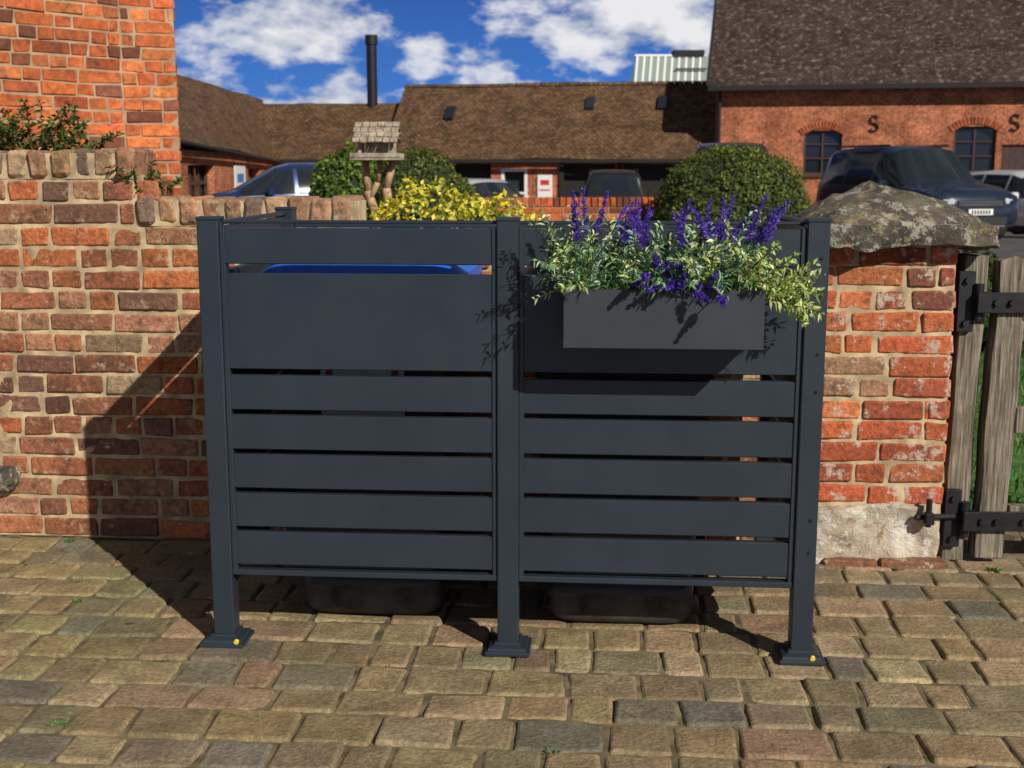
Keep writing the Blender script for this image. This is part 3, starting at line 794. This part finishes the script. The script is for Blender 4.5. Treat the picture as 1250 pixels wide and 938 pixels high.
# mid red brick planter wall
pw = empty('low_brick_wall')
mb = MB(); mm = MB()
brick_face(mb, (-.5, 15.), (1, 0), 2.6, 0, .86, PAL_HOUSE, jit=.002); slab(mm, (-.5, 15.), (1, 0), 2.6, -.22, -.008, -.05, .86)
for i in range(34): rbox(mb, (-.46+i*.0765, 15.11, .92), *AX, (.033, .115, .055), .008, .003, pick(PAL_HOUSE))
mb.build('bricks', [M['brickhouse']], pw); mm.build('mortar', [M['mortar2']], pw)

# ------------------------------------------------------------------ foliage masses
def leafmass(name, blobs, n, size, cols, seed=0, core=.86, flat=.55, lump_amp=.10, zmin=-.02, parent=None):
    rs = np.random.RandomState(seed+11); V = []; C = []
    tot = sum(b[3]*b[5]+b[4]*b[5] for b in blobs)
    for bl in blobs:
        cx, cy, cz, rx, ry, rz = bl
        k = int(n*(rx*rz+ry*rz)/tot)
        d = rs.normal(size=(k, 3)); d /= np.linalg.norm(d, axis=1)[:, None]
        for i in range(k):
            dv = d[i]
            nz = noise.noise((dv[0]*2.2+seed, dv[1]*2.2, dv[2]*2.2+cx))+.6*noise.noise((dv[0]*6+seed, dv[1]*6, dv[2]*6))
            rr = 1+lump_amp*nz-abs(rs.normal())*.07+(.08*rs.rand() if rs.rand() < .15 else 0)
            sq = 1/ (abs(dv[0])**3+abs(dv[1])**3+abs(dv[2])**3)**(1/3)
            rr *= 1+(sq-1)*.5
            p = np.array((cx+dv[0]*rx*rr, cy+dv[1]*ry*rr, cz+dv[2]*rz*rr))
            if p[2] < zmin: continue
            nrm = dv+rs.normal(size=3)*.6; nrm /= np.linalg.norm(nrm)
            a = np.cross(nrm, rs.normal(size=3)); a /= np.linalg.norm(a); b = np.cross(nrm, a)
            s = size*rs.uniform(.6, 1.3)
            V += [p-a*s, p-b*s*flat+nrm*s*.1, p+a*s, p+b*s*flat+nrm*s*.1]
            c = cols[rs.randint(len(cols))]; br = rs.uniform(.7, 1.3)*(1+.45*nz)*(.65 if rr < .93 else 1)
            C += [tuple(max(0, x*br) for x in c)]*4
    e = empty(name) if parent is None else parent
    mb = MB(); mb.v = [tuple(v) for v in V]; mb.f = [(4*i, 4*i+1, 4*i+2, 4*i+3) for i in range(len(V)//4)]; mb.c = C; mb.m = [0]*len(mb.f); mb.uv = [(0, 0)]*len(V)
    mb.build('leaves', [M['leaf']], e, recalc=False)
    for bl in blobs:
        cx, cy, cz, rx, ry, rz = bl
        bm = bmesh.new(); bmesh.ops.create_icosphere(bm, subdivisions=3, radius=1)
        for v in bm.verts:
            dv = v.co.normalized(); nz = noise.noise((dv[0]*2.2+seed, dv[1]*2.2, dv[2]*2.2+cx))
            sq = 1/(abs(dv.x)**3+abs(dv.y)**3+abs(dv.z)**3)**(1/3)
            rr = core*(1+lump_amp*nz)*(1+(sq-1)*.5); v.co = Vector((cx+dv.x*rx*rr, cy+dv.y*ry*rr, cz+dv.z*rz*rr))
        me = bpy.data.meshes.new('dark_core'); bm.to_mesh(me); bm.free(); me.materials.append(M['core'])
        o_ = bpy.data.objects.new('dark_core', me); COL.objects.link(o_); o_.parent = e
    return e
GB = [(.10, .14, .018), (.07, .10, .014), (.14, .17, .025), (.045, .07, .012), (.17, .18, .03)]
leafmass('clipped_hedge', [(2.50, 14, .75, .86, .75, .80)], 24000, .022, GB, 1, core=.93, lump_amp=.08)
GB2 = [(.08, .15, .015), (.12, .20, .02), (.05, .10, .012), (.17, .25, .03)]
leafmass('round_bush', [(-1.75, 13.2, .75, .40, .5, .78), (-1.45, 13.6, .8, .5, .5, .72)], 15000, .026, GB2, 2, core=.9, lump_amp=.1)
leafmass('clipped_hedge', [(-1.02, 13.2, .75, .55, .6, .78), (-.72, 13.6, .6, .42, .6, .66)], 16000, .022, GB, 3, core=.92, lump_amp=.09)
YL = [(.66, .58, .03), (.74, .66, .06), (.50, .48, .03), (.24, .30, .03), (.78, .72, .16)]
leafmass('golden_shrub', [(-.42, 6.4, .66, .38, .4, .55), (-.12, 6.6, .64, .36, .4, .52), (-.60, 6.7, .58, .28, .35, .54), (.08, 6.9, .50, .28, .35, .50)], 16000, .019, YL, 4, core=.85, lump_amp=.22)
DG = [(.04, .08, .012), (.06, .11, .02), (.025, .05, .01)]
leafmass('low_shrub', [(-1.3, 6.8, .45, .8, .5, .55), (1.1, 6.6, .45, .8, .5, .55)], 10000, .03, DG, 6, lump_amp=.2)
leafmass('garden_shrub', [(3.4, 9.5, .2, 1.0, .8, .45)], 6000, .04, DG, 7, lump_amp=.25)
# wall-top weeds
def weeds(name, x0, x1, y, z, n, L, cols):
    mb = MB()
    for k in range(n):
        b = Vector((R.uniform(x0, x1), y+R.uniform(-.05, .08), z)); pts = [b]; d = Vector((R.uniform(-.8, .8), R.uniform(-.5, .4), 1)).normalized()
        l = L*R.uniform(.35, 1.1)
        for i in range(6): d = (d+Vector((R.uniform(-.25, .25), R.uniform(-.25, .25), -.08))).normalized(); pts.append(pts[-1]+d*l/6)
        ribbon(mb, pts, .004, (.12, .06, .03))
        for i in range(int(l/.004)):
            f = R.random()*5.99; p = pts[int(f)].lerp(pts[int(f)+1], f % 1)
            c = R.choice(cols); leaf(mb, p, Vector((R.uniform(-1, 1), R.uniform(-1, 1), R.uniform(-.3, 1))), R.uniform(.015, .035), .011, tuple(x*R.uniform(.7, 1.3) for x in c))
    mb.build(name, [M['leaf']], recalc=False)
WC = [(.06, .12, .02), (.10, .16, .03), (.04, .07, .015), (.08, .14, .02), (.22, .06, .025)]
weeds('wall_top_plant', -2.05, -1.55, 4.60, 1.36, 75, .22, WC)
weeds('wall_top_plant', -1.34, -1.24, 4.40, 1.20, 24, .17, WC)
# weeds in paving joints
mb = MB()
def tuft(x, y, n, h):
    for k in range(n):
        b = Vector((x+R.uniform(-.02, .02), y+R.uniform(-.01, .01), -.008)); d = Vector((R.uniform(-.9, .9), R.uniform(-.9, .9), .7))
        leaf(mb, b, d, h*R.uniform(.5, 1.1), .005, R.choice([(.07, .17, .03), (.10, .22, .04), (.05, .12, .02)]))
for x, y, n, h in ((-1.42, 3.83, 24, .025), (-1.36, 3.66, 20, .02), (-1.1, 2.80, 26, .025), (.09, 2.66, 16, .018), (-1.6, 4.28, 30, .025), (-1.9, 4.3, 40, .03), (1.62, 3.95, 40, .03), (-.9, 4.22, 30, .03), (1.3, 3.97, 20, .02)):
    tuft(x, y, n, h)
for k in range(110):
    tuft(R.uniform(-2.2, 2), R.uniform(2.4, 4.2), 3, .009)
mb.build('paving_weeds', [M['leaf']], recalc=False)
# lawn blades near gate
mb = MB()
for k in range(9000):
    b = Vector((R.uniform(1.55, 4.2), R.uniform(4.2, 9), -.02)); leaf(mb, b, Vector((R.uniform(-.6, .6), R.uniform(-.6, .6), 1)), R.uniform(.04, .08), .008, tuple(x*R.uniform(.7, 1.3) for x in (.08, .19, .028)))
o_ = mb.build('grass_blades', [M['leaf']], lawn, recalc=False)

# ------------------------------------------------------------------ bird table
bt = empty('bird_table', (-.754, 7.0, 0))
mb = MB()
def limb(pts, r0, r1, mbx):
    n = len(pts)
    for i in range(n-1): tube(mbx, pts[i], pts[i+1], r0+(r1-r0)*i/(n-1), r0+(r1-r0)*(i+1)/(n-1), 8)
limb([(-.01, 0, -.03), (.0, 0, .4), (.01, 0, .8), (.02, 0, .98)], .045, .035, mb)
limb([(.02, 0, .95), (-.02, .0, 1.08), (-.06, .02, 1.2), (-.07, .02, 1.37)], .032, .02, mb)
limb([(.02, 0, .95), (.06, -.01, 1.1), (.05, -.02, 1.22), (.09, -.01, 1.37)], .032, .02, mb)
limb([(-.05, .01, 1.15), (.0, 0, 1.25), (.02, -.02, 1.37)], .018, .014, mb)
mb.build('branch_legs', [plain('pale_branch', (.36, .24, .14), .9, var=.4, scale=40, bmp=.6)], bt, smooth=True)
mb = MB()
box(mb, -.14, .14, -.12, .12, 1.37, 1.39, .003)
box(mb, -.14, .14, -.125, -.115, 1.385, 1.41, .002); box(mb, -.14, .14, .115, .125, 1.385, 1.41, .002)
for x in (-.09, .09):
    for y in (-.07, .07): box(mb, x-.009, x+.009, y-.009, y+.009, 1.39, 1.48, .002)
box(mb, -.06, .06, -.04, .04, 1.391, 1.48, .002)
box(mb, -.10, .10, -.08, .08, 1.475, 1.486, .002)
for sd in (-1, 1):
    for j in range(4):
        y = sd*(.115-j*.028); z = 1.482+j*.028
        for i in range(6):
            rbox(mb, (-.105+i*.042+(j % 2)*.006, y, z+R.uniform(-.002, .002)), (1, 0, 0), Vector((0, -sd*.8, .6)), Vector((0, sd*.6, .8)), (.019, .021, .004), .001, .001)
mb.build('roofed_tray', [plain('grey_driftwood', (.30, .25, .19), .9, var=.45, scale=30, bmp=.6)], bt)

# ------------------------------------------------------------------ cars
def car(name, loc, rz, pm, kind='suv', rear=False):
    e = empty(name, loc, rz)
    if kind == 'suv':
        S = [(-2.20, .80, .48, .88, .93, .74), (-2.16, .90, .36, .98, 1.06, .80), (-2.02, .95, .30, 1.06, 1.66, .66), (-1.90, .97, .27, 1.07, 1.74, .68), (-1.80, .98, .26, 1.07, 1.76, .69), (-1.05, .985, .26, 1.06, 1.80, .70), (-.98, .985, .26, 1.06, 1.80, .70), (-.05, .985, .26, 1.05, 1.80, .70), (.02, .985, .26, 1.05, 1.795, .70),
             (.42, .985, .26, 1.04, 1.73, .68), (1.05, .98, .26, 1.02, 1.12, .80), (1.15, .975, .26, 1.01, 1.10, .82), (1.80, .96, .28, .95, 1.04, .80), (2.08, .93, .30, .86, .96, .76), (2.18, .86, .34, .78, .84, .70), (2.22, .78, .40, .70, .74, .64)]
        wr = .37; wx = (-1.35, 1.38); win = [(4, 5), (6, 7), (8, 9), (9, 10)]; ws = [(9, 10)]; rg = [(1, 2)]
    else:
        S = [(-2.02, .74, .42, .78, .84, .68), (-1.98, .83, .32, .88, .98, .72), (-1.78, .87, .24, .93, 1.34, .58), (-1.62, .88, .22, .93, 1.42, .60), (-1.5, .885, .2, .93, 1.43, .61), (-.80, .89, .2, .92, 1.47, .62), (-.73, .89, .2, .92, 1.47, .62), (.05, .89, .2, .91, 1.46, .62), (.12, .89, .2, .91, 1.455, .62),
             (.40, .89, .2, .90, 1.38, .60), (1.12, .88, .2, .87, .97, .72), (1.2, .88, .2, .86, .95, .74), (1.7, .85, .22, .76, .84, .70), (1.92, .80, .26, .66, .73, .64), (2.0, .72, .3, .56, .62, .58), (2.03, .66, .34, .50, .54, .54)]
        wr = .31; wx = (-1.25, 1.25); win = [(4, 5), (6, 7), (8, 9), (9, 10)]; ws = [(9, 10)]; rg = [(1, 2)]
    rings = []
    for x, w, zl, zb, zt, wt in S:
        zm = zl+(zb-zl)*.55
        half = [(w*.90, zl), (w*.985, zl+.10), (w, zm), (w*.965, zb), (wt+.02, zt-.07), (wt-.08, zt), (wt*.45, zt+.025), (0, zt+.03)]
        ring = [(x, a, z) for a, z in half]+[(x, -a, z) for a, z in half[-2::-1]]
        rings.append(ring)
    n = len(rings[0]); vs = [p for r_ in rings for p in r_]
    body = MB(); fb = []; fg = []
    for k in range(len(rings)-1):
        for i in range(n-1):
            f = (k*n+i, k*n+i+1, (k+1)*n+i+1, (k+1)*n+i)
            j = min(i, n-2-i)
            gl_ = ((k, k+1) in win and j == 3) or ((k, k+1) in ws and j >= 4) or ((k, k+1) in rg and j >= 4)
            (fg if gl_ else fb).append(f)
        fb.append((k*n, (k+1)*n, (k+1)*n+n-1, k*n+n-1))
    fb.append(tuple(range(n))); fb.append(tuple((len(rings)-1)*n+i for i in range(n)))
    body.add(vs, fb+fg); body.m = [0]*len(fb)+[1]*len(fg)
    o_ = body.build('body', [pm, M['glass']], e, bevel=.012)
    me = o_.data; me.polygons.foreach_set('use_smooth', [True]*len(me.polygons))
    L = S[-1][0]; W_ = max(s[1] for s in S)
    mb = MB(); ch = MB()
    for x in wx:
        for sd in (-1, 1):
            tube(mb, (x, sd*(W_-.20), wr), (x, sd*(W_+.012), wr), wr, wr, 26)
            n2 = 20; vs = []
            for r_ in (wr+.01, wr+.065):
                for i in range(n2+1):
                    a = math.pi*i/n2*1.16-.08*math.pi; vs.append((x+math.cos(a)*r_, sd*(W_+.004), wr+math.sin(a)*r_))
            mb.add(vs, [(i, i+1, n2+2+i, n2+1+i) for i in range(n2)])
            tube(ch, (x, sd*(W_+.006), wr), (x, sd*(W_+.016), wr), wr*.64, wr*.62, 20)
            for i in range(5):
                a = i*2*math.pi/5; rbox(mb, (x+math.cos(a+.63)*wr*.38, sd*(W_+.017), wr+math.sin(a+.63)*wr*.38), (math.cos(a+.63), 0, math.sin(a+.63)), (0, 1, 0), (-math.sin(a+.63), 0, math.cos(a+.63)), (wr*.2, .004, wr*.1), .002)
    zlow = .26 if kind == 'suv' else .2
    box(mb, wx[0]+wr+.08, wx[1]-wr-.08, -W_-.008, W_+.008, zlow-.03, zlow+.12, .02)
    sc = 1 if kind == 'suv' else .82
    box(mb, L-.10, L+.015, -.50*sc, .50*sc, .66*sc, .80*sc, .02); box(mb, L-.12, L+.012, -.60*sc, .60*sc, .34*sc, .50*sc, .02)
    box(mb, -L+.0, -L+.12, -.72*sc, .72*sc, .38*sc, .52*sc, .02)
    mb.build('tyres_and_trim', [M['tyre']], e)
    box(ch, L-.02, L+.022, -.46*sc, .46*sc, .715*sc, .73*sc, .004); box(ch, L-.02, L+.022, -.46*sc, .46*sc, .76*sc, .775*sc, .004)
    box(ch, L-.02, L+.02, -.55*sc, .55*sc, .30*sc, .345*sc, .01)
    ch.build('alloy_wheels_and_chrome', [M['chrome']], e)
    mb = MB()
    for sd in (-1, 1):
        rbox(mb, (L-.125, sd*.70*sc, .77*sc), Vector((1, sd*.45, 0)).normalized(), Vector((-sd*.45, 1, 0)).normalized(), AX[2], (.07, .19*sc, .065*sc), .03)
    mb.build('headlamps', [M['lamp']], e)
    mb = MB()
    for sd in (-1, 1): rbox(mb, (-L+.06, sd*.74*sc, .95*sc), *AX, (.06, .11*sc, .10*sc), .03)
    mb.build('rear_lamps', [M['redlamp']], e)
    mb = MB(); box(mb, L+.014, L+.03, -.26, .26, .53*sc, .64*sc, .003); mb.build('front_plate', [M['white']], e)
    mb = MB()
    for i in range(7): box(mb, L+.031, L+.034, -.2+i*.06, -.165+i*.06, .55*sc, .62*sc, .001)
    box(mb, L-.02, L+.0135, -.3, .3, .51*sc, .655*sc, .003)
    mb.build('plate_characters', [M['rubber']], e)
    mb = MB(); box(mb, -L-.02, -L+.02, -.26, .26, .60*sc, .71*sc, .003); mb.build('rear_plate', [M['yellow']], e)
    mb = MB()
    for sd in (-1, 1): rbox(mb, (.62 if kind == 'suv' else .6, sd*(W_+.09), 1.08*(1 if kind == 'suv' else .88)), *AX, (.06, .10, .075), .03)
    if kind == 'suv':
        for sd in (-1, 1): box(mb, -1.7, .2, sd*.66-.015, sd*.66+.015, 1.80, 1.845, .01)
    mb.build('mirrors_and_rails', [pm], e)
    return e
car('suv_car', (8.02, 25.0, gz(25.0)+.03), math.radians(-90+16), paint('midnight_blue_paint', (.010, .020, .045)), 'suv')
car('hatchback_car', (11.5, 27.5, gz(28)), math.radians(-90+18), paint('white_car_paint', (.7, .7, .7)), 'hatch')
car('hatchback_car', (-4.3, 24.5, gz(24.5)+.0), math.radians(200), paint('blue_car_paint', (.010, .035, .12)), 'hatch')
car('hatchback_car', (-.75, 34, gz(34)), math.radians(-60), paint('white_car_paint_b', (.7, .7, .7)), 'hatch')
car('suv_car', (3.0, 37.5, gz(37.5)+.05), math.radians(88), paint('black_car_paint', (.012, .012, .014)), 'suv')
car('suv_car', (4.52, 25.8, gz(25.8)+.14), math.radians(-100), paint('dark_maroon_car_paint', (.06, .010, .02)), 'suv')

# ------------------------------------------------------------------ light, sky, camera
sd = Vector((-.682, 1.0, -.768))
sun = bpy.data.lights.new('sun', 'SUN'); sun.energy = 5.0; sun.angle = math.radians(.5); sun.color = (1, .94, .84)
so = bpy.data.objects.new('sun', sun); COL.objects.link(so); so.rotation_euler = sd.to_track_quat('-Z', 'Y').to_euler()
w = bpy.data.worlds.new('World'); scene.world = w; w.use_nodes = True
nt = w.node_tree; bg = nt.nodes['Background']
sky = N(nt, 'ShaderNodeTexSky'); sky.sky_type = 'NISHITA'; sky.sun_disc = False
sky.sun_elevation = math.radians(32.4); sky.sun_rotation = math.radians(145.7)
tc = N(nt, 'ShaderNodeTexCoord').outputs['Generated']
sep = N(nt, 'ShaderNodeSeparateXYZ'); nt.links.new(tc, sep.inputs[0])
blue = ramp(nt, sep.outputs['Z'], [(0., (1.2, 3.6, 8.4, 1)), (.06, (.22, 2.1, 7.8, 1)), (.14, (.06, 1.05, 5.2, 1)), (.5, (.3, 1.0, 3.2, 1)), (1., (.3, .9, 2.6, 1))])
base = mix(nt, .91, sky.outputs['Color'], blue)
mp = N(nt, 'ShaderNodeMapping'); mp.inputs['Scale'].default_value = (1, 1, 1.9); mp.inputs['Location'].default_value = (.62, 0, .3); nt.links.new(tc, mp.inputs['Vector'])
cf = noise_node(nt, mp.outputs[0], 8.5, 6, .55)
cm = ramp(nt, cf, [(.475, g(0)), (.53, g(.75)), (.60, g(1))])
sh = noise_node(nt, mp.outputs[0], 17, 4, .6)
cc = ramp(nt, sh, [(.35, (4.0, 4.8, 6.2, 1)), (.60, (11.0, 11.0, 11.2, 1))])
fin = mix(nt, cm, base, cc)
dim = ramp(nt, sep.outputs['Z'], [(.16, g(1)), (.35, g(.33))])
fin = mix(nt, 1., fin, dim, 'MULTIPLY')
nt.links.new(fin, bg.inputs['Color']); bg.inputs['Strength'].default_value = .075
cam = bpy.data.cameras.new('camera'); co = bpy.data.objects.new('camera', cam); COL.objects.link(co)
co.location = (0, 0, 1.33); co.rotation_euler = (math.radians(90-9.98), 0, 0)
cam.lens = 43.2; cam.sensor_width = 36; cam.clip_end = 3000; cam.clip_start = .05
cam.dof.use_dof = True; cam.dof.focus_distance = 3.5; cam.dof.aperture_fstop = 6.3
scene.camera = co
scene.view_settings.view_transform = 'Standard'; scene.view_settings.look = 'None'; scene.view_settings.exposure = 0
print('done')
